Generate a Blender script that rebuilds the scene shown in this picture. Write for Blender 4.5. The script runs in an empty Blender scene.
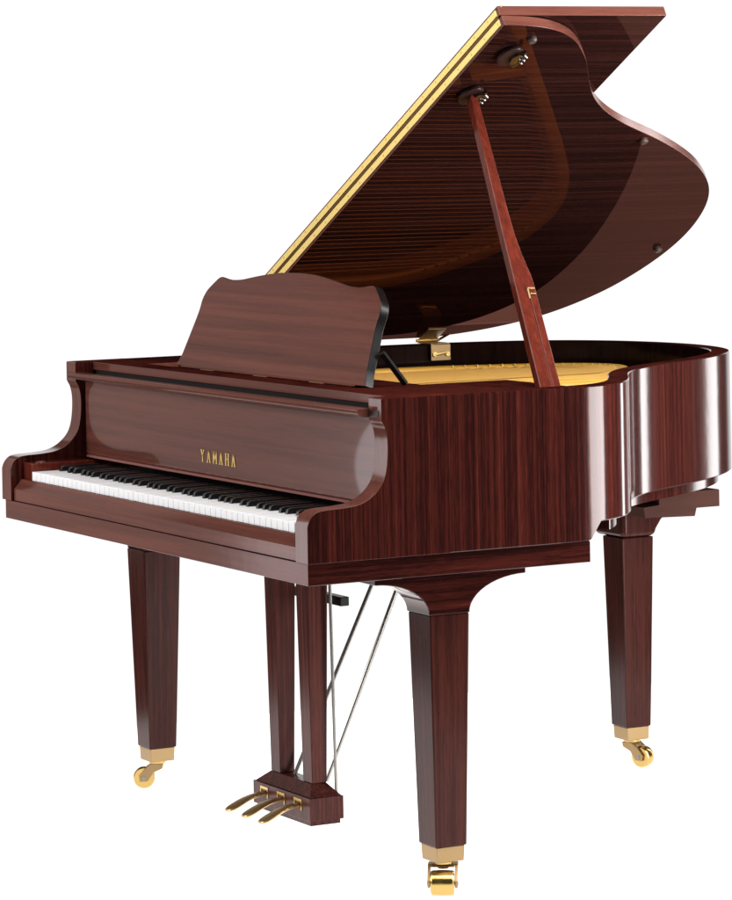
import bpy, bmesh, math, random
from mathutils import Vector, Matrix
random.seed(7)
S = bpy.context.scene
COL = S.collection

# ------------------------------------------------------------------ camera
CAM = Vector((7.0654, -2.8983, 1.4682))
YAW, ROLL = math.radians(61.5692), math.radians(-1.0347)
r = Vector((math.cos(YAW), math.sin(YAW), 0)); fw = Vector((-math.sin(YAW), math.cos(YAW), 0)); up = Vector((0, 0, 1))
r2 = r * math.cos(ROLL) + up * math.sin(ROLL); u2 = up * math.cos(ROLL) - r * math.sin(ROLL)
cd = bpy.data.cameras.new('camera'); cam = bpy.data.objects.new('camera', cd); COL.objects.link(cam)
M = Matrix.Identity(4)
for i in range(3):
    M[i][0] = r2[i]; M[i][1] = u2[i]; M[i][2] = -fw[i]; M[i][3] = CAM[i]
cam.matrix_world = M
cd.sensor_fit = 'VERTICAL'; cd.sensor_height = 36.0; cd.lens = 3448.33 / 900 * 36
cd.shift_y = -(450 - 140.67) / 900; cd.clip_start = 0.1; cd.clip_end = 200
S.camera = cam

# ------------------------------------------------------------------ world: white studio sweep behind the piano, dim studio elsewhere
w = bpy.data.worlds.new('World'); S.world = w; w.use_nodes = True
nt = w.node_tree; nt.nodes.clear()
wo = nt.nodes.new('ShaderNodeOutputWorld'); bg = nt.nodes.new('ShaderNodeBackground')
tc = nt.nodes.new('ShaderNodeTexCoord'); dot = nt.nodes.new('ShaderNodeVectorMath'); dot.operation = 'DOT_PRODUCT'
dot.inputs[1].default_value = (fw.x, fw.y, 0)
mr = nt.nodes.new('ShaderNodeMapRange'); mr.interpolation_type = 'SMOOTHSTEP'
mr.inputs['From Min'].default_value = 0.885; mr.inputs['From Max'].default_value = 0.94
mr.inputs['To Min'].default_value = 0.0; mr.inputs['To Max'].default_value = 1.0
mix = nt.nodes.new('ShaderNodeMix'); mix.data_type = 'RGBA'
mix.inputs['B'].default_value = (1.05, 1.05, 1.05, 1)
nt.links.new(tc.outputs['Generated'], dot.inputs[0]); nt.links.new(dot.outputs['Value'], mr.inputs['Value'])
sep = nt.nodes.new('ShaderNodeSeparateXYZ'); nt.links.new(tc.outputs['Generated'], sep.inputs[0])
fac = mr.outputs['Result']
for lo, hi in ((-.53, -.40), (.50, .27)):      # the white sweep ends above and below
    e = nt.nodes.new('ShaderNodeMapRange'); e.interpolation_type = 'SMOOTHSTEP'
    e.inputs['From Min'].default_value = min(lo, hi); e.inputs['From Max'].default_value = max(lo, hi)
    e.inputs['To Min'].default_value = 0 if lo < hi else 1; e.inputs['To Max'].default_value = 1 if lo < hi else 0
    nt.links.new(sep.outputs['Z'], e.inputs['Value'])
    mu = nt.nodes.new('ShaderNodeMath'); mu.operation = 'MULTIPLY'
    nt.links.new(fac, mu.inputs[0]); nt.links.new(e.outputs['Result'], mu.inputs[1]); fac = mu.outputs[0]
nt.links.new(fac, mix.inputs['Factor'])
low = nt.nodes.new('ShaderNodeMapRange'); low.interpolation_type = 'SMOOTHSTEP'   # dim studio: grey floor, darker walls
low.inputs['From Min'].default_value = -.62; low.inputs['From Max'].default_value = -.30
low.inputs['To Min'].default_value = .72; low.inputs['To Max'].default_value = .05
nt.links.new(sep.outputs['Z'], low.inputs['Value']); nt.links.new(low.outputs['Result'], mix.inputs['A']); nt.links.new(mix.outputs['Result'], bg.inputs['Color'])
bg.inputs['Strength'].default_value = 1.0
nt.links.new(bg.outputs['Background'], wo.inputs['Surface'])

# ------------------------------------------------------------------ studio lamps
FZ = 0.03                                   # floor height in model units
def area(name, loc, target, sx, sy, radiance, color=(1, 1, 1)):
    d = bpy.data.lights.new(name, 'AREA'); d.shape = 'RECTANGLE'; d.size = sx; d.size_y = sy
    d.energy = radiance * math.pi * sx * sy; d.color = color
    o = bpy.data.objects.new(name, d); COL.objects.link(o)
    o.location = loc
    o.rotation_euler = (Vector(target) - Vector(loc)).to_track_quat('-Z', 'Y').to_euler()
    return o
area('key_softbox', (-0.6, -3.2, 2.1), (0.7, 0.3, 0.75), 2.2, 2.0, 6.8, (1, .985, .97))
area('front_left_softbox', (-0.75, -1.37, 0.85), (1.4, 0.1, 0.80), 0.75, 1.5, 2.5, (.94, .95, 1.0))
area('front_fill_softbox', (-2.06, -1.07, 1.15), (0.7, 0.1, 0.80), 2.4, 1.9, 0.46, (1, .84, .79))
area('top_softbox', (2.3, 0.3, 3.2), (0.7, 0.7, 0.85), 2.2, 2.0, 8.0, (1, .985, .97))
area('strip_softbox', (2.07, 1.80, 1.0), (1.43, 0.66, 0.85), 0.50, 2.3, 23.0)
area('rear_strip_softbox', (0.10, 3.75, 1.1), (0.9, 1.25, 0.85), 0.36, 2.6, 7.0)
area('added_floor_underlight', (1.0, .6, FZ - 0.06), (1.0, .6, 2), 3.5, 3.0, 1.25)  # added lamp below the floor sheet, washes out contact shadows

S.view_settings.view_transform = 'Standard'; S.view_settings.look = 'None'
S.view_settings.exposure = 0; S.view_settings.gamma = 1
S.cycles.max_bounces = 8; S.cycles.use_denoising = True

# ------------------------------------------------------------------ materials
def nmat(name):
    m = bpy.data.materials.new(name); m.use_nodes = True
    n = m.node_tree; b = n.nodes['Principled BSDF']
    return m, n, b
def wood(name, axis, stops, ribbon=55.0, along=1.1, contrast=1.0, rough=0.09, spec=0.3, tint=(1, .86, .84), seed=0.0, wav=.012, wts=(.50, .34, .16), fine=330.0, dist=.1):
    m, n, b = nmat(name)
    tc = n.nodes.new('ShaderNodeTexCoord')
    def mapped(across, al):
        mp = n.nodes.new('ShaderNodeMapping')
        sc = {'x': (al, across, across), 'y': (across, al, across), 'z': (across, across, al), 'h': (al, al, across)}[axis]
        mp.inputs['Scale'].default_value = sc; mp.inputs['Location'].default_value = (seed, seed * 1.7, seed * .6)
        n.links.new(tc.outputs['Object'], mp.inputs['Vector']); return mp
    n1 = n.nodes.new('ShaderNodeTexNoise'); n1.inputs['Scale'].default_value = 1; n1.inputs['Detail'].default_value = 3
    n1.inputs['Roughness'].default_value = .6; n1.inputs['Distortion'].default_value = dist
    n.links.new(mapped(ribbon, along).outputs[0], n1.inputs['Vector'])
    n2 = n.nodes.new('ShaderNodeTexNoise'); n2.inputs['Scale'].default_value = 1; n2.inputs['Detail'].default_value = 4
    n2.inputs['Roughness'].default_value = .7
    n.links.new(mapped(fine, 20).outputs[0], n2.inputs['Vector'])
    n3 = n.nodes.new('ShaderNodeTexNoise'); n3.inputs['Scale'].default_value = 1; n3.inputs['Detail'].default_value = 2
    n.links.new(mapped(ribbon * .18, along * 1.3).outputs[0], n3.inputs['Vector'])
    a1 = n.nodes.new('ShaderNodeMath'); a1.operation = 'MULTIPLY_ADD'; a1.inputs[1].default_value = wts[0]
    n.links.new(n1.outputs['Fac'], a1.inputs[0])
    a2 = n.nodes.new('ShaderNodeMath'); a2.operation = 'MULTIPLY_ADD'; a2.inputs[1].default_value = wts[1]
    n.links.new(n2.outputs['Fac'], a2.inputs[0])
    a3 = n.nodes.new('ShaderNodeMath'); a3.operation = 'MULTIPLY'; a3.inputs[1].default_value = wts[2]
    n.links.new(n3.outputs['Fac'], a3.inputs[0])
    n.links.new(a3.outputs[0], a2.inputs[2]); n.links.new(a2.outputs[0], a1.inputs[2])
    mr = n.nodes.new('ShaderNodeMapRange'); h = .17 / contrast
    mr.inputs['From Min'].default_value = .5 - h; mr.inputs['From Max'].default_value = .5 + h
    n.links.new(a1.outputs[0], mr.inputs['Value'])
    cr = n.nodes.new('ShaderNodeValToRGB'); cr.color_ramp.interpolation = 'EASE'
    e = cr.color_ramp.elements
    for i, (p, c) in enumerate(stops):
        q = e[i] if i < 2 else e.new(p)
        q.position = p; q.color = (*c, 1)
    n.links.new(mr.outputs['Result'], cr.inputs['Fac']); n.links.new(cr.outputs['Color'], b.inputs['Base Color'])
    b.inputs['Roughness'].default_value = rough; b.inputs['Specular IOR Level'].default_value = spec
    b.inputs['Specular Tint'].default_value = (*tint, 1)
    # faint waviness of hand-polished lacquer
    n4 = n.nodes.new('ShaderNodeTexNoise'); n4.inputs['Scale'].default_value = 26; n4.inputs['Detail'].default_value = 1
    n.links.new(tc.outputs['Object'], n4.inputs['Vector'])
    bp = n.nodes.new('ShaderNodeBump'); bp.inputs['Strength'].default_value = wav; bp.inputs['Distance'].default_value = .01
    n.links.new(n4.outputs['Fac'], bp.inputs['Height']); n.links.new(bp.outputs['Normal'], b.inputs['Normal'])
    return m
RIB = [(0, (.0060, .0018, .0016)), (.34, (.0165, .0036, .0030)), (.62, (.039, .0074, .0054)), (1, (.084, .0165, .0104))]
FRO = [(0, (.062, .021, .0165)), (.35, (.096, .032, .0235)), (.65, (.126, .041, .0290)), (1, (.152, .050, .034))]  # calmer front grain; the front light's paler brown is put into the colour
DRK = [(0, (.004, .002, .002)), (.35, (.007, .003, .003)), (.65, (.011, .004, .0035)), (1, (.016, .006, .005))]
MW_RIB = wood('ribbon_mahogany_upright_grain', 'z', RIB, 165, .55, .9, rough=.11, spec=.25, wts=(.56, .34, .10), dist=.04)
MW_FALL = wood('fallboard_mahogany', 'x', FRO, 60, 1.0, .9, wts=(.62, .22, .16), rough=.22, spec=.12, wav=.003, tint=(1, .34, .28))
fp = MW_FALL.node_tree.nodes['Principled BSDF']; fp.inputs['Coat Weight'].default_value = .58; fp.inputs['Coat Roughness'].default_value = .03; fp.inputs['Coat IOR'].default_value = 1.45
MW_TOP = wood('shaded_mahogany_top', 'h', RIB, 60, 2.0, .8, rough=.5, spec=0)  # same wood, but shade put into the colour and sheen removed on tops
MW_RIBH = wood('ribbon_mahogany_level_grain', 'h', RIB, 80, 1.4, 1.0)
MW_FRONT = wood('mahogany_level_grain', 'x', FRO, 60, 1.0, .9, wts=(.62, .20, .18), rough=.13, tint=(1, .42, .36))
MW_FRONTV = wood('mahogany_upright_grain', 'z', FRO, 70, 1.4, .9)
LEGC = [(0, (.0125, .0036, .0030)), (.35, (.027, .0068, .0052)), (.65, (.048, .0115, .0082)), (1, (.076, .0185, .0130))]
MW_LYRE = wood('mahogany_lyre_grain', 'z', [(p, (c[0] * 1.5, c[1] * 1.7, c[2] * 1.8)) for p, c in LEGC], 130, .8, .85, rough=.2, spec=.15, wav=.003, dist=.04)
MW_LEG = wood('mahogany_leg_grain', 'z', LEGC, 130, .8, .85, rough=.2, spec=.16, wav=.003, dist=.04)
MW_SAT = wood('satin_mahogany_beam', 'h', [(0, (.050, .024, .020)), (.5, (.066, .031, .025)), (1, (.080, .037, .030))], 60, 2.0, .9, rough=.5, spec=0)
MW_LID = wood('mahogany_lid_grain', 'y', [(0, (.006, .0026, .0024)), (.4, (.015, .0052, .0045)), (.7, (.025, .0080, .0064)), (1, (.040, .0130, .0098))], 90, .7, 1.0, rough=.5, spec=0, wts=(.6, .24, .16))
n = MW_LID.node_tree; pb = n.nodes['Principled BSDF']; mo = n.nodes['Material Output']     # stained high-gloss lacquer: warm-tinted mirror coat
gl = n.nodes.new('ShaderNodeBsdfGlossy'); gl.inputs['Color'].default_value = (.48, .185, .132, 1); gl.inputs['Roughness'].default_value = .006
fr_ = n.nodes.new('ShaderNodeFresnel'); fr_.inputs['IOR'].default_value = 1.42
mx = n.nodes.new('ShaderNodeMixShader'); n.links.new(fr_.outputs[0], mx.inputs[0]); n.links.new(pb.outputs[0], mx.inputs[1]); n.links.new(gl.outputs[0], mx.inputs[2])
n.links.new(mx.outputs[0], mo.inputs['Surface'])
MW_LIDE = wood('mahogany_lid_edge', 'h', FRO, 60, 2.0, .8, wav=0, rough=.2)
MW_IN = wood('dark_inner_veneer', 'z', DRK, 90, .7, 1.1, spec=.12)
MW_PROP = wood('red_mahogany_prop', 'z', [(0, (.05, .010, .007)), (.4, (.088, .015, .009)), (.7, (.120, .020, .011)), (1, (.155, .030, .015))], 90, 2.0, 1.0)
def plain(name, col, rough=.4, metal=0.0, spec=.5, noise=0.0, nscale=60, bump=0.0):
    m, n, b = nmat(name)
    b.inputs['Base Color'].default_value = (*col, 1); b.inputs['Roughness'].default_value = rough
    b.inputs['Metallic'].default_value = metal; b.inputs['Specular IOR Level'].default_value = spec
    if noise or bump:
        tc = n.nodes.new('ShaderNodeTexCoord'); t = n.nodes.new('ShaderNodeTexNoise')
        t.inputs['Scale'].default_value = nscale; t.inputs['Detail'].default_value = 4
        n.links.new(tc.outputs['Object'], t.inputs['Vector'])
        if noise:
            mr = n.nodes.new('ShaderNodeMapRange'); mr.inputs['To Min'].default_value = max(.02, rough - noise); mr.inputs['To Max'].default_value = rough + noise
            n.links.new(t.outputs['Fac'], mr.inputs['Value']); n.links.new(mr.outputs['Result'], b.inputs['Roughness'])
        if bump:
            bp = n.nodes.new('ShaderNodeBump'); bp.inputs['Strength'].default_value = bump; bp.inputs['Distance'].default_value = .002
            n.links.new(t.outputs['Fac'], bp.inputs['Height']); n.links.new(bp.outputs['Normal'], b.inputs['Normal'])
    return m
M_BRASS = plain('polished_brass', (.52, .345, .115), .24, 1.0, .5, .06, 90, .05)
M_BRASSM = plain('satin_brass', (.33, .215, .10), .42, .8, .5, .06, 120, .04)
M_HINGE = plain('lid_hinge_brass', (.92, .69, .22), .5, .25, .5, .05, 150, .03)
M_HINGEK = plain('hinge_knuckle_brass', (.16, .08, .02), .4, .5)
M_STEEL = plain('nickel_steel', (.62, .60, .58), .18, 1.0, .5, .05, 100)
M_DKST = plain('dark_nickel', (.22, .19, .17), .2, 1.0)
M_PEDAL = plain('worn_brass_pedal', (.62, .43, .19), .32, .85, .5, .06, 120, .04)
M_ROD = plain('brushed_steel_rod', (.30, .28, .26), .32, 1.0)
M_SCREW = plain('brass_screw', (.62, .43, .12), .4, .6)
M_DKW = plain('dark_turned_mahogany', (.022, .008, .007), .35, 0, .2)
M_PLATE = plain('gold_painted_iron', (.86, .45, .050), .5, .05, .5, .08, 300, .12)
M_SOUND = plain('varnished_spruce', (.045, .020, .010), .35, 0, .4, .05, 80)
M_BLACK = plain('black_lacquer', (.005, .004, .004), .3, 0, .3, .03, 60)
M_BLACKM = plain('black_felt_and_shade', (.010, .008, .008), .8, 0, .2, .05, 300, .3)
M_EBONY = plain('black_key_resin', (.007, .007, .008), .22, 0, .5, .05, 120)
M_IVORY = plain('white_key_resin', (.92, .92, .93), .25, 0, .45, .03, 40)
M_RED = plain('rose_bevel_sheen', (.26, .11, .095), .9, 0, .1, .05, 300, .3)  # pink tone painted as the sheen of a bevel
M_STR = plain('golden_string', (.74, .42, .085), .45, .3)
M_COP = plain('copper_wound_string', (.66, .36, .07), .45, .3)
M_GOLDL = plain('gold_inlay', (.80, .60, .20), .35, .7)
M_RUB = plain('brown_rubber', (.05, .025, .018), .5)

# ------------------------------------------------------------------ helpers
ROOT = bpy.data.objects.new('grand_piano', None); COL.objects.link(ROOT)
ROOT.location = (.73, .75, FZ)
ROOT['label'] = 'polished reddish mahogany baby grand piano standing with its lid propped open'
ROOT['category'] = 'piano'
INV = Matrix.Translation((-.73, -.75, -FZ))
ORIGIN = {}
def link(name, me, mat, parent=None, loc=(0, 0, 0), bevel=0, seg=2, smooth=30, plainy=None):
    o = bpy.data.objects.new(name, me); COL.objects.link(o)
    if mat is not None and not me.materials: me.materials.append(mat)
    for p in me.polygons: p.use_smooth = True
    me.set_sharp_from_angle(angle=math.radians(smooth))
    par = parent or ROOT
    o.parent = par
    o.matrix_parent_inverse = Matrix.Translation(-Vector(ORIGIN.get(par.name, (.73, .75, FZ))))
    o.location = loc; ORIGIN[o.name] = Vector(loc)
    if bevel:
        b = o.modifiers.new('edge', 'BEVEL'); b.width = bevel; b.segments = seg; b.limit_method = 'ANGLE'
        b.angle_limit = math.radians(35); b.harden_normals = True
        if plainy is not None:              # edges lying on y = plainy stay sharp (hidden butt joint)
            b.limit_method = 'WEIGHT'; at = me.attributes.new('bevel_weight_edge', 'FLOAT', 'EDGE')
            fa = {}
            for p in me.polygons:
                for k in p.edge_keys: fa.setdefault(k, []).append(p.normal)
            for i, e in enumerate(me.edges):
                ns = fa[tuple(sorted(e.vertices))]
                ang = ns[0].angle(ns[1]) if len(ns) == 2 else 0
                onj = all(abs(me.vertices[v].co.y - plainy) < 1e-4 for v in e.vertices)
                at.data[i].value = 1.0 if ang > math.radians(35) and not onj else 0.0
    return o
def bm_obj(name, bm, mat, parent=None, **k):
    bmesh.ops.recalc_face_normals(bm, faces=bm.faces)
    me = bpy.data.meshes.new(name); bm.to_mesh(me); bm.free()
    return link(name, me, mat, parent, **k)
def add_box(bm, a, b, T=None):
    vs = [bm.verts.new((x, y, z)) for x in (a[0], b[0]) for y in (a[1], b[1]) for z in (a[2], b[2])]
    for q in ((0, 1, 3, 2), (4, 6, 7, 5), (0, 4, 5, 1), (2, 3, 7, 6), (0, 2, 6, 4), (1, 5, 7, 3)):
        bm.faces.new([vs[i] for i in q])
    if T is not None: bmesh.ops.transform(bm, matrix=T, verts=vs)
    return vs
def box(name, a, b, mat, parent=None, **k):
    bm = bmesh.new(); add_box(bm, a, b); return bm_obj(name, bm, mat, parent, **k)
def add_prism(bm, pts, f0, f1):
    """polygon pts (2D), f0/f1 map a 2D point to 3D on the two caps"""
    a = [bm.verts.new(f0(p)) for p in pts]; b = [bm.verts.new(f1(p)) for p in pts]
    n = len(pts)
    bm.faces.new(a); bm.faces.new(b[::-1])
    for i in range(n): bm.faces.new((a[i], a[(i + 1) % n], b[(i + 1) % n], b[i]))
    return a + b
def prism_x(name, yz, x0, x1, mat, parent=None, **k):
    bm = bmesh.new(); add_prism(bm, yz, lambda p: (x0, p[0], p[1]), lambda p: (x1, p[0], p[1])); return bm_obj(name, bm, mat, parent, **k)
def prism_y(name, xz, y0, y1, mat, parent=None, **k):
    bm = bmesh.new(); add_prism(bm, xz, lambda p: (p[0], y0, p[1]), lambda p: (p[0], y1, p[1])); return bm_obj(name, bm, mat, parent, **k)
def prism_z(name, xy, z0, z1, mat, parent=None, **k):
    bm = bmesh.new(); add_prism(bm, xy, lambda p: (p[0], p[1], z0), lambda p: (p[0], p[1], z1)); return bm_obj(name, bm, mat, parent, **k)
def add_tube(bm, pts, rad, n=10, cap=True):
    pts = [Vector(p) for p in pts]; rings = []
    rs = rad if isinstance(rad, (list, tuple)) else [rad] * len(pts)
    for i, p in enumerate(pts):
        d = (pts[min(i + 1, len(pts) - 1)] - pts[max(i - 1, 0)]).normalized()
        s = d.cross(Vector((0, 0, 1)) if abs(d.z) < .9 else Vector((1, 0, 0))).normalized(); t = d.cross(s)
        rings.append([bm.verts.new(p + (s * math.cos(2 * math.pi * j / n) + t * math.sin(2 * math.pi * j / n)) * rs[i]) for j in range(n)])
    for a, b in zip(rings, rings[1:]):
        for j in range(n): bm.faces.new((a[j], a[(j + 1) % n], b[(j + 1) % n], b[j]))
    if cap: bm.faces.new(rings[0]); bm.faces.new(rings[-1][::-1])
def tube(name, pts, rad, mat, parent=None, n=10, **k):
    bm = bmesh.new(); add_tube(bm, pts, rad, n); return bm_obj(name, bm, mat, parent, **k)
def spline(P, n=12):
    out = []
    for i in range(len(P) - 1):
        p0 = P[max(i - 1, 0)]; p1 = P[i]; p2 = P[i + 1]; p3 = P[min(i + 2, len(P) - 1)]
        for j in range(n):
            t = j / n
            out.append(tuple(.5 * (2 * b + (c - a) * t + (2 * a - 5 * b + 4 * c - d) * t * t + (3 * b - a - 3 * c + d) * t ** 3) for a, b, c, d in zip(p0, p1, p2, p3)))
    out.append(tuple(P[-1])); return out
def resample(P, step):
    L = [0]
    for a, b in zip(P, P[1:]): L.append(L[-1] + math.dist(a, b))
    n = max(2, round(L[-1] / step)); out = []; i = 0
    for k in range(n + 1):
        s = L[-1] * k / n
        while i < len(L) - 2 and L[i + 1] < s: i += 1
        t = (s - L[i]) / max(1e-9, L[i + 1] - L[i])
        out.append(tuple(a + (b - a) * t for a, b in zip(P[i], P[i + 1])))
    return out
def smooth(P, it):
    P = [tuple(p) for p in P]
    for _ in range(it):
        P = [P[0]] + [tuple((a + 2 * b + c) / 4 for a, b, c in zip(P[i - 1], P[i], P[i + 1])) for i in range(1, len(P) - 1)] + [P[-1]]
    return P
def inset(P, d):
    """offset an open plan curve (running treble -> tail -> spine) to its inner side by d"""
    out = []
    for i, p in enumerate(P):
        a = P[max(i - 1, 0)]; b = P[min(i + 1, len(P) - 1)]
        tx, ty = b[0] - a[0], b[1] - a[1]; l = math.hypot(tx, ty) or 1
        out.append((p[0] - ty / l * d, p[1] + tx / l * d))
    return out

# ------------------------------------------------------------------ floor
f = bpy.data.meshes.new('floor')
f.from_pydata([(-.7, -.85, FZ), (2.7, -.85, FZ), (2.7, 2.05, FZ), (-.7, 2.05, FZ)], [], [(0, 1, 2, 3)])
fo = bpy.data.objects.new('floor', f); COL.objects.link(fo); fo['kind'] = 'structure'
fm = bpy.data.materials.new('translucent_white_floor_sheet'); fm.use_nodes = True  # made-up translucent sheet, kept white by the added lamp below
n = fm.node_tree; n.nodes.clear(); out = n.nodes.new('ShaderNodeOutputMaterial')
tr = n.nodes.new('ShaderNodeBsdfTranslucent'); tr.inputs['Color'].default_value = (.95, .95, .95, 1)
di = n.nodes.new('ShaderNodeBsdfDiffuse'); di.inputs['Color'].default_value = (.1, .1, .1, 1)
ad = n.nodes.new('ShaderNodeAddShader'); n.links.new(tr.outputs[0], ad.inputs[0]); n.links.new(di.outputs[0], ad.inputs[1])
n.links.new(ad.outputs[0], out.inputs['Surface']); f.materials.append(fm)

# ------------------------------------------------------------------ plan of the case
ZT, ZB, ZB2 = .99, .694, .729
LIDP = [(1.470, .30), (1.470, .45), (1.470, .555), (1.4665, .605), (1.459, .648), (1.438, .695), (1.396, .748), (1.325, .803), (1.239, .856), (1.165, .906), (1.098, .973),
        (1.037, 1.058), (.974, 1.168), (.909, 1.268), (.844, 1.352), (.778, 1.415), (.74, 1.445), (.682, 1.477), (.606, 1.503), (.508, 1.519),
        (.401, 1.514), (.293, 1.487), (.204, 1.446), (.108, 1.365), (.045, 1.257), (.008, 1.13), (-.008, 1.0), (-.008, .8), (-.008, .3)]
LIDC = smooth(resample(spline(LIDP, 14), .006), 45)
RIMC = smooth(inset(LIDC, .010), 25)
RIMC = [(min(x, 1.46), y) for x, y in RIMC]
RIMC = [(max(x, 0.0), y) for x, y in RIMC]
TH = .042
RIMI = smooth(inset(RIMC, TH), 30)
# outer rim
bm = bmesh.new(); rows = []
for (x, y), (xi, yi) in zip(RIMC, RIMI):
    t = min(1, max(0, (y - .615) / .028)); zb = (ZB + (ZB2 - ZB) * t) if x > 1.3 else ZB2
    c = .002
    nx, ny = (xi - x) / TH, (yi - y) / TH
    rows.append([bm.verts.new(v) for v in ((x + nx * c, y + ny * c, zb), (x, y, zb + c), (x, y, ZT - c), (x + nx * c, y + ny * c, ZT), (xi - nx * c, yi - ny * c, ZT), (xi, yi, ZT - c), (xi, yi, zb))])
for a, b in zip(rows, rows[1:]):
    for j in range(7): bm.faces.new((a[j], a[(j + 1) % 7], b[(j + 1) % 7], b[j]))
bm.faces.new(rows[0]); bm.faces.new(rows[-1][::-1])
bmesh.ops.recalc_face_normals(bm, faces=bm.faces)
me = bpy.data.meshes.new('rim'); bm.to_mesh(me); bm.free()
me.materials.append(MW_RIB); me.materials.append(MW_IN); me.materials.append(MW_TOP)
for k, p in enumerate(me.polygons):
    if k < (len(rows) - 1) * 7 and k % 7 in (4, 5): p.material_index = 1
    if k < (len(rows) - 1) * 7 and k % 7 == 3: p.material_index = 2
rim = link('rim', me, None, smooth=40)
YC = RIMC[0][1]

# cheeks (the two arms beside the keys)
ARM = [(0, .694), (0, .762), (.0025, .770), (.007, .778), (.014, .785), (.024, .7895), (.040, .7915), (.060, .7922), (.082, .7935), (.108, .797), (.130, .806), (.149, .821),
       (.161, .838), (.1675, .861), (.1705, .890), (.170, .915), (.166, .934), (.161, .9435), (.1585, .949)]
ARM = ARM[:2] + resample(spline(ARM[1:], 5), .004)[1:] + [(.1585, .9885), (.160, .990), (YC, .990), (YC, .694)]
for x0, x1 in ((1.41, 1.46), (0, .05)):
    prism_x('cheek', ARM, x0, x1, MW_RIB, bevel=.0022, seg=3, smooth=30, plainy=YC)
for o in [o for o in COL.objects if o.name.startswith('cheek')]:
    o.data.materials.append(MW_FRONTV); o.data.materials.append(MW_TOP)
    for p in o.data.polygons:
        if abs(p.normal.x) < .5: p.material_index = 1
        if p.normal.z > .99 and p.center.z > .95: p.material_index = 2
# notch plates where the fallboard rail turns in the cheeks
for x0, x1 in ((1.4105, 1.4495), (.012, .0495)):
    pts = [(x0, .9535), (x1 - .008, .9535), (x1 - .002, .957), (x1, .962), (x1, .9665), (x0, .9665)]
    prism_y('rail_pivot', pts, .1575, .17, M_DKW)

# keybed moulding under everything
KB = [(.008, .004), (1.452, .004), (1.452, .614), (.008, .614)]
kb = prism_z('keybed', KB, .653, .6935, MW_RIBH, bevel=.0015)
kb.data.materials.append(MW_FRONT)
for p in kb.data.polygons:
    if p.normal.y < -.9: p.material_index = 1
# dark body filling the case so that no light leaks through
inb = [p for p in RIMI]
prism_z('case_bottom', [(1.41, YC - .1)] + inb + [(.05, YC - .1)], .735, .75, M_BLACKM)
INN = inset(RIMC, .030)
INNR = [p for p in INN if p[1] > .70]
bm = bmesh.new(); rows = []
for (x, y), (xi, yi) in zip(INNR, inset(INNR, .03)):
    rows.append([bm.verts.new(v) for v in ((x, y, .703), (x, y, .7285), (xi, yi, .7285), (xi, yi, .703))])
for a, b in zip(rows, rows[1:]):
    for j in range(4): bm.faces.new((a[j], a[(j + 1) % 4], b[(j + 1) % 4], b[j]))
bm.faces.new(rows[0]); bm.faces.new(rows[-1][::-1])
bm_obj('inner_rim', bm, MW_RIB)

# ------------------------------------------------------------------ key slip, key blocks, keyboard
prism_x('key_slip', [(.006, .6945), (.006, .720), (.0085, .7225), (.0235, .7405), (.026, .7405), (.026, .6945)], .0535, 1.4065, MW_FRONT, bevel=.001)
for x0, x1 in ((.0505, .1035), (1.3565, 1.4095)):
    b = box('key_block', (x0, .030, .700), (x1, .178, .777), MW_PROP, bevel=.003)
    for yy in (.055,):
        bm = bmesh.new(); bmesh.ops.create_uvsphere(bm, u_segments=16, v_segments=8, radius=1)
        bmesh.ops.transform(bm, matrix=Matrix.Translation(((x0 + x1) / 2 + (.012 if x0 < .5 else -.012), yy, .777)) @ Matrix.Diagonal((.010, .012, .004, 1)), verts=bm.verts)
        bm_obj('screw_cap', bm, MW_FRONT, b)
KX0, KW = .105, 1.25 / 52
kbd = box('keyboard', (.1045, .036, .700), (1.3555, .178, .7395), M_BLACKM)
bm = bmesh.new(); add_box(bm, (.0005, 0, 0), (KW - .0005, .1535, .0195))
k0 = bm_obj('white_key', bm, M_IVORY, kbd, bevel=.0012, loc=(0, .0275, .7405))
KWM = k0.data
bm = bmesh.new()
prof = [(0, 0), (.004, .0095), (.008, .0112), (.094, .0118), (.094, -.004), (0, -.004)]
a = [(p, .0052 if p[1] < .005 else .0043) for p in prof]
va = [bm.verts.new((-w_, p[0], p[1])) for p, w_ in a]; vb = [bm.verts.new((w_, p[0], p[1])) for p, w_ in a]
bm.faces.new(va); bm.faces.new(vb[::-1])
for i in range(6): bm.faces.new((va[i], va[(i + 1) % 6], vb[(i + 1) % 6], vb[i]))
b0 = bm_obj('black_key', bm, M_EBONY, kbd, bevel=.0012, loc=(0, .082, .7602))
firstw = firstb = True
for i in range(52):
    if firstw: o = k0; firstw = False
    else: o = k0.copy(); COL.objects.link(o); o.parent = kbd
    o.location = (KX0 + i * KW, .0275, .7405 + random.uniform(-.0002, .0002))
    if i < 51 and 'ABCDEFG'[i % 7] in 'ACDFG':
        if firstb: o = b0; firstb = False
        else: o = b0.copy(); COL.objects.link(o); o.parent = kbd
        sh = {'A': .0022, 'C': -.002, 'D': .002, 'F': -.0026, 'G': 0}['ABCDEFG'[i % 7]]
        o.location = (KX0 + (i + 1) * KW + sh, .082, .7602)

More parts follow.
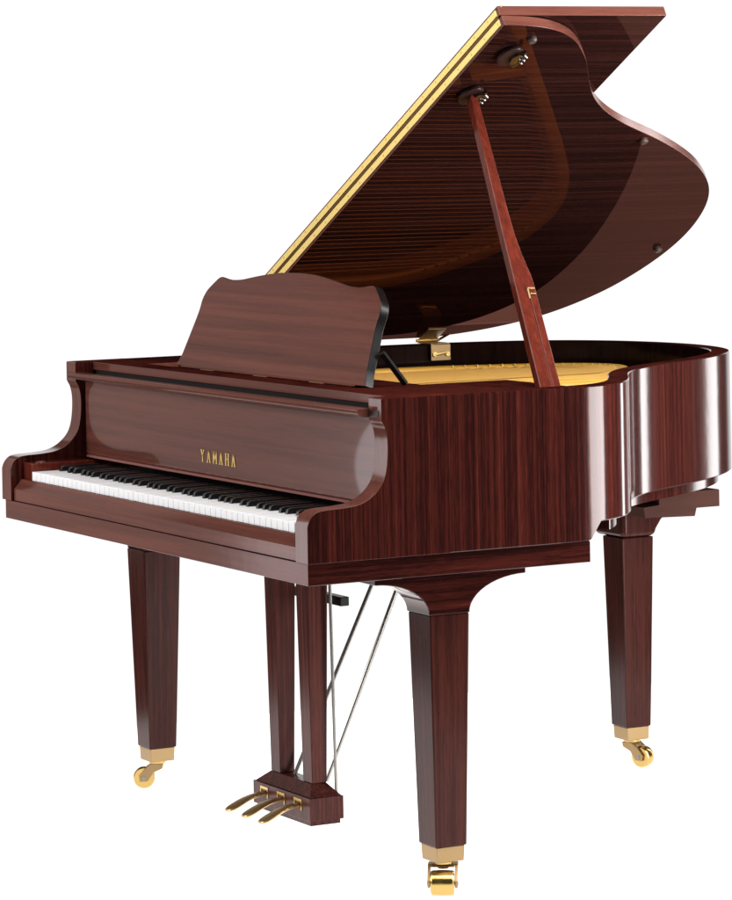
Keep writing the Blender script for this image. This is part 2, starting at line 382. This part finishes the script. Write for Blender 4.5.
# fallboard, its rail and the lettering
FB = [(.182, .786), (.1800, .789), (.180, .949), (.181, .951), (.196, .951), (.196, .786)]
fb = prism_x('fallboard', FB, .0535, 1.4065, MW_FALL, bevel=.0008)
box('bevel_sheen_strip', (.0545, .1795, .7805), (1.4055, .186, .7855), M_RED, fb)  # strip painted as the sheen on the fallboard's lower bevel
RAIL = [(.137, .9665), (.1375, .961), (.141, .956), (.148, .9535), (.1625, .9525), (.1795, .9525), (.1795, .9665), (.164, .9685), (.139, .9685)]
rl = prism_x('fallboard_rail', RAIL, .0545, 1.4055, MW_FRONT, fb, bevel=.0007)
GLY = {'Y': [[(0, 1), (.5, .5)], [(1, 1), (.5, .5)], [(.5, .5), (.5, 0)]],
       'A': [[(0, 0), (.5, 1)], [(.5, 1), (1, 0)], [(.22, .35), (.78, .35)]],
       'M': [[(0, 0), (0, 1)], [(0, 1), (.5, .25)], [(.5, .25), (1, 1)], [(1, 1), (1, 0)]],
       'H': [[(0, 0), (0, 1)], [(1, 0), (1, 1)], [(0, .52), (1, .52)]]}
bm = bmesh.new(); LX = .644; LW = .0120; LP = .0286; LH = .0236; LZ = .8135
for k, ch in enumerate('YAMAHA'):
    wch = LW * (1.12 if ch == 'M' else 1)
    ox = LX + k * LP
    for (x0, z0), (x1, z1) in GLY[ch]:
        p = Vector((ox + x0 * wch, LZ + z0 * LH)); q = Vector((ox + x1 * wch, LZ + z1 * LH))
        d = (q - p).normalized()
        thick = .0019
        if abs(d.y) < .1: thick = .0010
        if ch in 'AMY' and d.x * d.y > 0.0 and abs(d.x) > .05: thick = .0013
        nn = Vector((-d.y, d.x)) * thick; d2 = d * .0006
        c = [p - d2 + nn, q + d2 + nn, q + d2 - nn, p - d2 - nn]
        add_prism(bm, [tuple(v) for v in c], lambda s: (s[0], .1785, s[1]), lambda s: (s[0], .181, s[1]))
    for gx, gz in {'Y': [(.5, 0), (0, 1), (1, 1)], 'A': [(0, 0), (1, 0)], 'M': [(0, 0), (1, 0), (0, 1), (1, 1)], 'H': [(0, 0), (1, 0), (0, 1), (1, 1)]}[ch]:
        cx, cz = ox + gx * wch, LZ + gz * LH
        add_box(bm, (cx - .0032, .1786, cz - .0006), (cx + .0032, .181, cz + .0006))
bm_obj('maker_lettering', bm, M_GOLDL, fb)

# music shelf and desk
shelf = bmesh.new()
add_box(shelf, (.0535, .200, .972), (1.4065, .262, .9895))
add_box(shelf, (1.17, .262, .972), (1.4065, .60, .9885)); add_box(shelf, (.0535, .262, .972), (.19, .45, .9885))
add_box(shelf, (.30, .268, .970), (1.18, .42, .9865))
ms = bm_obj('music_shelf', shelf, MW_FRONT, bevel=.0012)
ms.data.materials.append(MW_TOP)
for p in ms.data.polygons:
    if p.normal.z > .9: p.material_index = 1
box('action_cover', (.055, .205, .80), (1.405, .215, .9715), M_BLACKM)
box('pin_block_board', (.055, .43, .80), (1.405, .45, .93), M_BLACK)
HALF = [(.428, 0), (.417, .028), (.409, .07), (.400, .122), (.4005, .150), (.392, .170), (.376, .184), (.362, .194), (.352, .2005), (.340, .2035), (.325, .2025), (.305, .200), (.28, .1985),
        (.24, .2005), (.20, .206), (.15, .2125), (.09, .2185), (.04, .2205), (0, .221)]
HALF = [HALF[0]] + spline(HALF[1:], 4)
DESK = [(x, v) for x, v in HALF] + [(-x, v) for x, v in reversed(HALF[:-1])]
bt = math.radians(20); DX, DY, DZ = .748, .278, .991
fr = lambda t: (lambda p: (DX + p[0], DY + p[1] * math.sin(bt) + t * math.cos(bt), DZ + p[1] * math.cos(bt) - t * math.sin(bt)))
bm = bmesh.new(); add_prism(bm, DESK, fr(0), fr(.020))
desk = bm_obj('music_desk', bm, MW_FRONT, bevel=.0022, seg=3)
desk.data.materials.append(M_BLACK)
for p in desk.data.polygons:
    if p.normal.y > -.5: p.material_index = 1
for sx in (-1, 1):
    tube('desk_prop', [fr(.022)((sx * .415, .075)), (DX + sx * .415, .375, .991)], .0065, M_BLACK, desk, n=6)
bm = bmesh.new(); add_box(bm, (.36, .268, .9895), (1.14, .277, .9925)); bm_obj('desk_ledge', bm, MW_FRONT, desk, bevel=.001)
for x in (.50, .75, 1.0):
    box('desk_hinge', (x - .03, .2625, .9897), (x + .03, .2665, .9905), M_BRASSM, desk)

# ------------------------------------------------------------------ soundboard, plate, strings
SB = inset(RIMC, TH + .002); SB = [p for p in SB if p[1] > .45]
SB = [(1.415, .452)] + SB + [(.045, .452)]
prism_z('soundboard', SB, .868, .876, M_SOUND)
PIN = smooth(inset(RIMC, .075), 25)
PIN = [p for p in PIN if p[1] > .47]
def tailin(p):
    return p
def offs(d): return [q for q in smooth(inset(RIMC, d), 40) if q[1] > .47]
def ring(bm, o, i, z0, z1, rd=.006):
    n_ = min(len(o), len(i)); rows = []
    for k in range(n_):
        a = o[int(k * (len(o) - 1) / (n_ - 1))]; b = i[int(k * (len(i) - 1) / (n_ - 1))]
        dx, dy = b[0] - a[0], b[1] - a[1]; l = math.hypot(dx, dy); dx /= l; dy /= l
        rows.append([bm.verts.new(v) for v in ((a[0], a[1], z0), (a[0], a[1], z1 - rd), (a[0] + dx * rd * .3, a[1] + dy * rd * .3, z1 - rd * .3), (a[0] + dx * rd, a[1] + dy * rd, z1),
                                              (b[0] - dx * rd, b[1] - dy * rd, z1), (b[0] - dx * rd * .3, b[1] - dy * rd * .3, z1 - rd * .3), (b[0], b[1], z1 - rd), (b[0], b[1], z0))])
    for a, b in zip(rows, rows[1:]):
        for j in range(8): bm.faces.new((a[j], a[(j + 1) % 8], b[(j + 1) % 8], b[j]))
    bm.faces.new(rows[0]); bm.faces.new(rows[-1][::-1])
PL = [(.105, .47), (.100, .75), (.102, .95), (.135, 1.10), (.205, 1.27), (.285, 1.365), (.375, 1.385), (.47, 1.345), (.60, 1.265), (.74, 1.175), (.86, 1.095), (.97, .985), (1.07, .885),
      (1.18, .805), (1.285, .73), (1.35, .645), (1.370, .55), (1.372, .47)]
PLO = smooth(resample(spline(PL[::-1], 8), .01), 12)          # treble -> tail -> bass
bm = bmesh.new()
ring(bm, PLO, smooth(inset(PLO, .034), 12), .877, .944)
PF = [(.11, .452), (1.36, .452), (1.36, .585), (1.16, .625), (.90, .665), (.60, .70), (.42, .705), (.11, .70)]
add_prism(bm, PF, lambda p: (p[0], p[1], .885), lambda p: (p[0], p[1], .938))
def strut(x0, y0, x1, y1, wd, z0, z1):
    d = Vector((x1 - x0, y1 - y0)).normalized(); nn = Vector((-d.y, d.x)) * wd / 2
    P = [(x0 + nn.x, y0 + nn.y), (x1 + nn.x, y1 + nn.y), (x1 - nn.x, y1 - nn.y), (x0 - nn.x, y0 - nn.y)]
    add_prism(bm, P, lambda p: (p[0], p[1], z0), lambda p: (p[0], p[1], z1))
strut(.62, .64, .70, 1.18, .022, .878, .9405)
strut(.90, .62, .925, 1.02, .022, .878, .9405)
strut(1.13, .60, 1.135, .82, .022, .878, .9405)
plate = bm_obj('iron_plate', bm, M_PLATE, bevel=.003)
# bridges (dark long curved rails on the soundboard)
def rail_curve(name, P, wd, z0, z1, mat, par):
    C = resample(spline(P, 8), .01); bm = bmesh.new()
    A = [(p[0], p[1]) for p in C]; B = inset(A, wd)
    rows = [[bm.verts.new(v) for v in ((a[0], a[1], z0), (a[0], a[1], z1), (b[0], b[1], z1), (b[0], b[1], z0))] for a, b in zip(A, B)]
    for a, b in zip(rows, rows[1:]):
        for j in range(4): bm.faces.new((a[j], a[(j + 1) % 4], b[(j + 1) % 4], b[j]))
    bm.faces.new(rows[0]); bm.faces.new(rows[-1][::-1])
    return bm_obj(name, bm, mat, par)
rail_curve('treble_bridge', [(1.26, .66), (1.14, .755), (1.0, .88), (.86, 1.01), (.68, 1.12), (.52, 1.19)], .028, .877, .912, M_BLACK, None)
# black sheet added as the lid's shade on the bass side of the plate
prism_z('bass_shade_sheet', [p for p in SB if p[0] < .36 and p[1] < 1.49] + [(.30, .452)], .8765, .880, M_BLACKM)
bm = bmesh.new()
for k in range(210):
    x = .15 + k * 1.18 / 210; y = .515 + .028 * (k % 4) + .01 * math.sin(k * .05)
    add_tube(bm, [(x, y, .937), (x, y, .949)], .0028, 6)
o = bm_obj('tuning_pins', bm, M_STEEL); o['kind'] = 'stuff'
bm = bmesh.new()                                              # hitch pins along the flange
HP = smooth(inset(PLO, .034), 12)
for k in range(8, len(HP) - 60, 3):
    x, y = HP[k]; add_tube(bm, [(x, y, .941), (x, y, .946)], .0018, 6)
o = bm_obj('hitch_pins', bm, M_GOLDL, plate); o['kind'] = 'stuff'
# strings: each one its own mesh
far = smooth(inset(PLO, .034), 12)
def far_y(x):
    c = [p[1] for p in far if abs(p[0] - x) < .012 and p[1] > .6]
    return max(c) if c else .66
NS = 98
for k in range(NS):
    t = k / (NS - 1); x0 = .150 + 1.155 * t
    x1 = .160 + 1.13 * t ** 1.05; y1 = far_y(x1)
    rad, m_, z = (.0014, M_COP, .936) if t < .3 else (.0010, M_STR, .934)
    P = [(x0, .56, z + .006), (x0 + (x1 - x0) * .35, .70, z), (x0 + (x1 - x0) * .92, .56 + (y1 - .56) * .92, z), (x1, y1, .9425)]
    tube('string', P, rad, m_, plate, n=6)

# ------------------------------------------------------------------ lid
TA = math.radians(28.2); LT = .022; Y0 = .545
Lm = Matrix.Translation((-.003, 0, 1.0006)) @ Matrix.Rotation(-TA, 4, 'Y')
LIDO = [(max((x if x < 1.3 else 1.3 + (x - 1.3) * .905) + .003, .004), y) for x, y in LIDC if y >= Y0]
LIDO = [(LIDO[0][0], Y0)] + LIDO + [(LIDO[-1][0], Y0)]
def lidobj(name, bm, mat, parent=None, **k):
    bmesh.ops.transform(bm, matrix=Lm, verts=bm.verts)
    return bm_obj(name, bm, mat, parent, **k)
bm = bmesh.new(); add_prism(bm, LIDO, lambda p: (p[0], p[1], 0), lambda p: (p[0], p[1], LT))
lid = lidobj('lid', bm, MW_LID, bevel=.002, smooth=25)
lid.data.materials.append(MW_LIDE)
Ln = Vector((-math.sin(TA), 0, math.cos(TA)))
for p in lid.data.polygons:
    if abs(p.normal.dot(Ln)) < .6: p.material_index = 1
FWD = .388; G = .0015
bm = bmesh.new(); add_box(bm, (.004, Y0 - .002, LT + G), (1.454, Y0 + FWD, LT * 2 + G))
flap = lidobj('lid_front_flap', bm, MW_LID, lid, bevel=.002)
flap.data.materials.append(MW_LIDE)
for p in flap.data.polygons:
    if abs(p.normal.dot(Ln)) < .6: p.material_index = 1
# brass piano hinge: two leaves on the front edges, one knuckle between
bm = bmesh.new(); add_box(bm, (.03, Y0 - .0022, .0055), (1.445, Y0 - .0002, LT - .0028)); hl = lidobj('hinge_leaf', bm, M_HINGE, lid)
bm = bmesh.new(); add_box(bm, (.03, Y0 - .0042, LT + .0045), (1.445, Y0 - .0022, LT * 2 - .0045)); hl2 = lidobj('hinge_leaf', bm, M_HINGE, lid)
bm = bmesh.new(); add_tube(bm, [(.03, Y0 - .0015, LT + .0008), (1.445, Y0 - .0015, LT + .0008)], .0029, 8); lidobj('hinge_knuckle', bm, M_HINGEK, lid)
bm = bmesh.new()
for k in range(24):
    x = .06 + k * .06
    for z, yy in ((.012, Y0 - .0022), (LT + .0125, Y0 - .0042)):
        add_tube(bm, [(x + (.03 if z > .02 else 0), yy + .0004, z), (x + (.03 if z > .02 else 0), yy - .0006, z)], .0018, 8)
lidobj('hinge_screws', bm, M_SCREW, lid)
# prop sockets and rubber bumpers below the lid
for s, y in ((1.185, .604), (1.345, .613)):
    bm = bmesh.new()
    add_prism(bm, [(s + .034 * math.cos(a_ * math.pi / 12), y + .026 * math.sin(a_ * math.pi / 12)) for a_ in range(24)], lambda p: (p[0], p[1], -.010), lambda p: (p[0], p[1], -.0004))
    sk = lidobj('prop_socket', bm, M_DKW, lid, bevel=.003)
    bm = bmesh.new()
    add_prism(bm, [(s + .02 * math.cos(a_ * math.pi / 12), y + .012 + .011 * math.sin(a_ * math.pi / 12)) for a_ in range(24)], lambda p: (p[0], p[1], -.016), lambda p: (p[0], p[1], -.0105))
    add_tube(bm, [(s - .028, y + .018, -.013), (s + .0, y + .03, -.015), (s + .028, y + .018, -.013)], .004, 8)
    lidobj('socket_plate', bm, M_DKST, sk)
    bm = bmesh.new()
    for q in range(5):
        add_tube(bm, [(s + .020 - .006 * q, y + .020 + .004 * (q % 2), -.016), (s + .017 - .006 * q, y + .026, -.021)], .0024, 8)
    lidobj('socket_spring', bm, M_DKST, sk)
for s, y in ((1.405, .634), (.973, 1.139), (.44, 1.478)):
    bm = bmesh.new(); add_tube(bm, [(s, y, -.0002), (s, y, -.006), (s, y, -.010)], [.010, .010, .007], 14)
    lidobj('rubber_bumper', bm, M_RUB, lid)
# spine hinges with pull pin
for y in (1.083, .64):
    bm = bmesh.new()
    wx = max(q[0] for q in RIMI if abs(q[1] - y) < .03 and q[0] < .4); dw = wx - .0425
    add_box(bm, (wx, y - .026, .952), (wx + .002, y + .026, .989)); add_box(bm, (-.004, y - .026, .9902), (wx, y + .026, .9922))
    hp = bm_obj('lid_hinge', bm, M_BRASSM, bevel=.0006)
    bm = bmesh.new(); add_tube(bm, [(-.002, y - .03, .996), (-.002, y + .03, .996)], .0042, 10)
    add_tube(bm, [(-.002, y + .03, .996), (.012, y + .055, 1.012)], .003, 8)
    bm_obj('hinge_barrel', bm, M_BRASS, hp)
    bm = bmesh.new(); add_tube(bm, [(.047 + dw, y - .016, .966), (.048 + dw, y, .968), (.047 + dw, y + .016, .970)], .0028, 8)
    for yy in (y - .017, y + .017):
        add_tube(bm, [(.0446 + dw, yy, .967), (.048 + dw, yy, .967)], .0058, 12)
    bm_obj('pull_pin', bm, M_GOLDL, hp)
    bm = bmesh.new(); add_box(bm, (.0, y - .024, -.003), (.055, y + .024, -.0006)); lidobj('hinge_leaf', bm, M_BRASSM, lid)

# ------------------------------------------------------------------ lid prop
P1 = Vector((1.405, .560, .955)); P2 = Lm @ Vector((1.185, .606, -.006))
ax = (P2 - P1); LEN = ax.length; ax.normalize()
sd = (Vector((0, 1, 0)) - ax * ax.y).normalized(); th_ = ax.cross(sd)
Pm = Matrix.Identity(4)
for i in range(3): Pm[i][0] = sd[i]; Pm[i][1] = th_[i]; Pm[i][2] = ax[i]; Pm[i][3] = P1[i]
PR = [(-.0205, 0), (.0085, 0), (.0085, LEN * .345), (.0265, LEN * .345), (.0245, LEN * .40), (.017, LEN * .46), (.0115, LEN * .53), (.010, LEN * .6), (.008, LEN * .985), (-.006, LEN), (-.010, LEN * .985), (-.016, LEN * .55)]
bm = bmesh.new(); add_prism(bm, PR, lambda p: (p[0], -.0095, p[1]), lambda p: (p[0], .0095, p[1]))
bmesh.ops.transform(bm, matrix=Pm, verts=bm.verts)
prop = bm_obj('lid_prop', bm, MW_PROP, bevel=.0018)
bm = bmesh.new(); add_prism(bm, [(.0098, .0), (.0275, 0), (.0265, LEN * .342), (.0098, LEN * .342)], lambda p: (p[0], -.0085, p[1]), lambda p: (p[0], .0085, p[1]))
bmesh.ops.transform(bm, matrix=Pm, verts=bm.verts)
short = bm_obj('short_stick', bm, MW_PROP, prop, bevel=.0018)
bm = bmesh.new()
for yy in (-.0108, .0092):
    add_box(bm, (.006, yy, LEN * .355), (.024, yy + .0013, LEN * .36)); add_box(bm, (.006, yy, LEN * .325), (.0095, yy + .0013, LEN * .36))
    add_box(bm, (.0115, yy, LEN * .3385), (.024, yy + .0013, LEN * .3425))
bmesh.ops.transform(bm, matrix=Pm, verts=bm.verts)
bm_obj('prop_hinge', bm, M_BRASSM, prop)

# ------------------------------------------------------------------ legs
def taper_box(bm, c0, w0, d0, z0, c1, w1, d1, z1):
    a = [bm.verts.new((c0[0] + sx * w0 / 2, c0[1] + sy * d0 / 2, z0)) for sx, sy in ((-1, -1), (1, -1), (1, 1), (-1, 1))]
    b = [bm.verts.new((c1[0] + sx * w1 / 2, c1[1] + sy * d1 / 2, z1)) for sx, sy in ((-1, -1), (1, -1), (1, 1), (-1, 1))]
    bm.faces.new(a[::-1]); bm.faces.new(b)
    for i in range(4): bm.faces.new((a[i], a[(i + 1) % 4], b[(i + 1) % 4], b[i]))
def caster(leg, cx, cy, zf, ang, wide):
    """ang = world direction (in plan) in which the wheel trails"""
    R = .0245; d = Vector((math.cos(ang), math.sin(ang), 0)); a_ = Vector((-d.y, d.x, 0)); c = Vector((cx, cy, 0))
    zc = FZ + R; ofs = .030
    bm = bmesh.new(); add_tube(bm, [(cx, cy, zf - .006), (cx, cy, zf + .0002)], .019, 20); add_tube(bm, [(cx, cy, zf - .016), (cx, cy, zf - .006)], .011, 14)
    cs = bm_obj('caster', bm, M_BRASS, leg)
    bm = bmesh.new(); wv = wide / 2
    for s in (-1, 1):
        P = [(-.014, zf - .006), (.012, zf - .006), (.026, zf - .016), (ofs + .011, zc + .005), (ofs + .009, zc - .008), (ofs - .008, zc - .007), (.008, zf - .026), (-.012, zf - .017)]
        f0 = lambda p, s=s: tuple(c + d * p[0] + a_ * (s * (wv + .0012)) + Vector((0, 0, p[1])))
        f1 = lambda p, s=s: tuple(c + d * p[0] + a_ * (s * (wv + .0066)) + Vector((0, 0, p[1])))
        add_prism(bm, P, f0, f1)
    P = [(-.014, zf - .006), (.014, zf - .006), (.020, zf - .011), (-.013, zf - .012)]
    add_prism(bm, P, lambda p: tuple(c + d * p[0] - a_ * (wv + .0012) + Vector((0, 0, p[1]))), lambda p: tuple(c + d * p[0] + a_ * (wv + .0012) + Vector((0, 0, p[1]))))
    bm_obj('fork', bm, M_BRASSM, cs, bevel=.0012)
    bm = bmesh.new(); wc = c + d * ofs + Vector((0, 0, zc))
    add_tube(bm, [wc - a_ * wv, wc - a_ * (wv - .003), wc - a_ * wv * .2, wc + a_ * wv * .2, wc + a_ * (wv - .003), wc + a_ * wv], [R - .003, R - .0006, R, R, R - .0006, R - .003], 36)
    wh = bm_obj('wheel', bm, M_BRASS, cs, smooth=35)
    bm = bmesh.new(); add_tube(bm, [wc - a_ * (wv + .0075), wc + a_ * (wv + .0075)], .0048, 12); bm_obj('axle', bm, M_DKST, cs)
def leg_at(cx, cy, ztop, w0, w1, ang, wide=.026):
    bm = bmesh.new(); taper_box(bm, (cx, cy), w1, w1, .123, (cx, cy), w0, w0, ztop)
    lg = bm_obj('leg', bm, MW_LEG, bevel=.003, seg=3)
    bm = bmesh.new(); taper_box(bm, (cx, cy), w1 - .009, w1 - .009, .093, (cx, cy), w1 - .006, w1 - .006, .1228)
    bm_obj('ferrule', bm, M_BRASSM, lg, bevel=.0015)
    caster(lg, cx, cy, .093, ang, wide)
    return lg
def bracket_profile(c, wl, hl_l, hl_r, ztop, zlip, zbot):
    """(u,z) outline: lip, two concave sweeps down to the leg top"""
    P = [(c - hl_l, ztop), (c - hl_l, zlip)]
    for k in range(1, 12):
        t = k / 12 * math.pi / 2
        P.append((c - wl / 2 - (hl_l - wl / 2) * (1 - math.sin(t)), zbot + (zlip - zbot) * (math.cos(t)) ** 1.0))
    P.append((c - wl / 2, zbot)); P.append((c + wl / 2, zbot))
    for k in range(11, 0, -1):
        t = k / 12 * math.pi / 2
        P.append((c + wl / 2 + (hl_r - wl / 2) * (1 - math.sin(t)), zbot + (zlip - zbot) * (math.cos(t)) ** 1.0))
    P += [(c + hl_r, zlip), (c + hl_r, ztop)]
    return P
AZR = math.atan2(r.y, r.x); AZF = math.atan2(fw.y, fw.x)
# treble front leg
CX, CY = 1.332, .345
lg = leg_at(CX, CY, .566, .086, .068, AZF + math.radians(176), .045)
prism_x('leg_bracket', bracket_profile(CY, .088, .160, .170, .6525, .632, .566), CX - .046, CX + .043, MW_RIBH, lg, bevel=.002)
# bass front leg
lg2 = leg_at(.052, .340, .566, .090, .066, AZR + math.radians(180), .022)
prism_x('leg_bracket', bracket_profile(.340, .088, .160, .170, .6525, .632, .566), .008, .096, MW_RIBH, lg2, bevel=.002)
# tail leg
TX, TY = .418, 1.362
lg3 = leg_at(TX, TY, .556, .084, .066, AZR - math.radians(38), .026)
PB = [(TY - .045, .645), (TY - .045, .556), (TY + .047, .556), (TY + .052, .572), (TY + .066, .592), (TY + .088, .606), (TY + .112, .612), (TY + .135, .614), (TY + .135, .645)]
prism_x('leg_bracket', PB, TX - .075, TX + .046, MW_LEG, lg3, bevel=.013, seg=5)
bx = prism_x('tail_beam', [(1.288, .640), (1.292, .616), (1.425, .612), (1.430, .630), (1.492, .630), (1.492, .668), (1.330, .668), (1.330, .643)], .52, .60, MW_SAT, None, bevel=.001)
box('cross_beam', (.30, 1.27, .645), (.515, 1.44, .728), M_BLACK, bevel=.002)

# ------------------------------------------------------------------ pedal lyre
ly = bmesh.new(); add_box(ly, (.602, .305, .090), (.860, .382, .137))
lyre = bm_obj('pedal_lyre', ly, MW_LYRE, bevel=.001)
bm = bmesh.new(); add_box(bm, (.612, .310, .080), (.852, .378, .0898)); bm_obj('plinth', bm, MW_LYRE, lyre)
bm = bmesh.new()
a = [(.606, .309), (.856, .309), (.856, .379), (.606, .379)]; b = [(.640, .328), (.822, .328), (.822, .362), (.640, .362)]
va = [bm.verts.new((x, y, .1372)) for x, y in a]; vb = [bm.verts.new((x, y, .160)) for x, y in b]
bm.faces.new(va[::-1]); bm.faces.new(vb)
for i in range(4): bm.faces.new((va[i], va[(i + 1) % 4], vb[(i + 1) % 4], vb[i]))
bm_obj('lyre_cap', bm, MW_LYRE, lyre, bevel=.001)
for cx in (.662, .806):
    bm = bmesh.new(); taper_box(bm, (cx, .345), .042, .034, .1602, (cx, .345), .050, .052, .653)
    bm_obj('lyre_post', bm, MW_LYRE, lyre, bevel=.002)
bm = bmesh.new(); add_box(bm, (.62, .392, .518), (.842, .413, .537)); bm_obj('lyre_crossbar', bm, M_BLACK, lyre, bevel=.002)
for cx in (.655, .731, .807):
    # tapered brass pedal reaching forward with a rounded toe
    st = [(.318, .0105, .1165, .0055), (.302, .0108, .1168, .0055), (.288, .0118, .1158, .0055), (.274, .0140, .1130, .0054), (.260, .0170, .1085, .0054), (.248, .0190, .1035, .0056), (.237, .0195, .0985, .0058), (.228, .0185, .0945, .0058), (.221, .0150, .0920, .0050), (.2165, .0090, .0908, .0032)]
    bm = bmesh.new(); rows = []
    for y, hw, z, hh in st:
        hh *= .78; hw *= .92
        rows.append([bm.verts.new((cx + hw * math.copysign(abs(math.cos(q)) ** .6, math.cos(q)), y, z + hh * math.copysign(abs(math.sin(q)) ** .8, math.sin(q)))) for q in [2 * math.pi * j / 16 for j in range(16)]])
    for p, q in zip(rows, rows[1:]):
        for j in range(16): bm.faces.new((p[j], p[(j + 1) % 16], q[(j + 1) % 16], q[j]))
    bm.faces.new(rows[0]); bm.faces.new(rows[-1][::-1])
    pd = bm_obj('pedal', bm, M_PEDAL, lyre, smooth=50)
    bm = bmesh.new()
    for a_, b_ in (((cx - .017, .3035, .1255), (cx + .017, .3049, .131)), ((cx - .017, .3035, .108), (cx - .0135, .3049, .1255)), ((cx + .0135, .3035, .108), (cx + .017, .3049, .1255))):
        add_box(bm, a_, b_)
    bm_obj('pedal_guide', bm, M_BRASS, pd)
# brace rods up to the underside and the thin trap rod
for cx, xt in ((.700, .700), (.792, .792)):
    tube('brace_rod', [(cx, .352 if cx < .75 else .378, .155), (xt, .640, .730)], .0046, M_ROD, lyre, n=10)
tube('trap_rod', [(.840, .376, .140), (.840, .368, .66)], .0035, M_ROD, lyre, n=8)
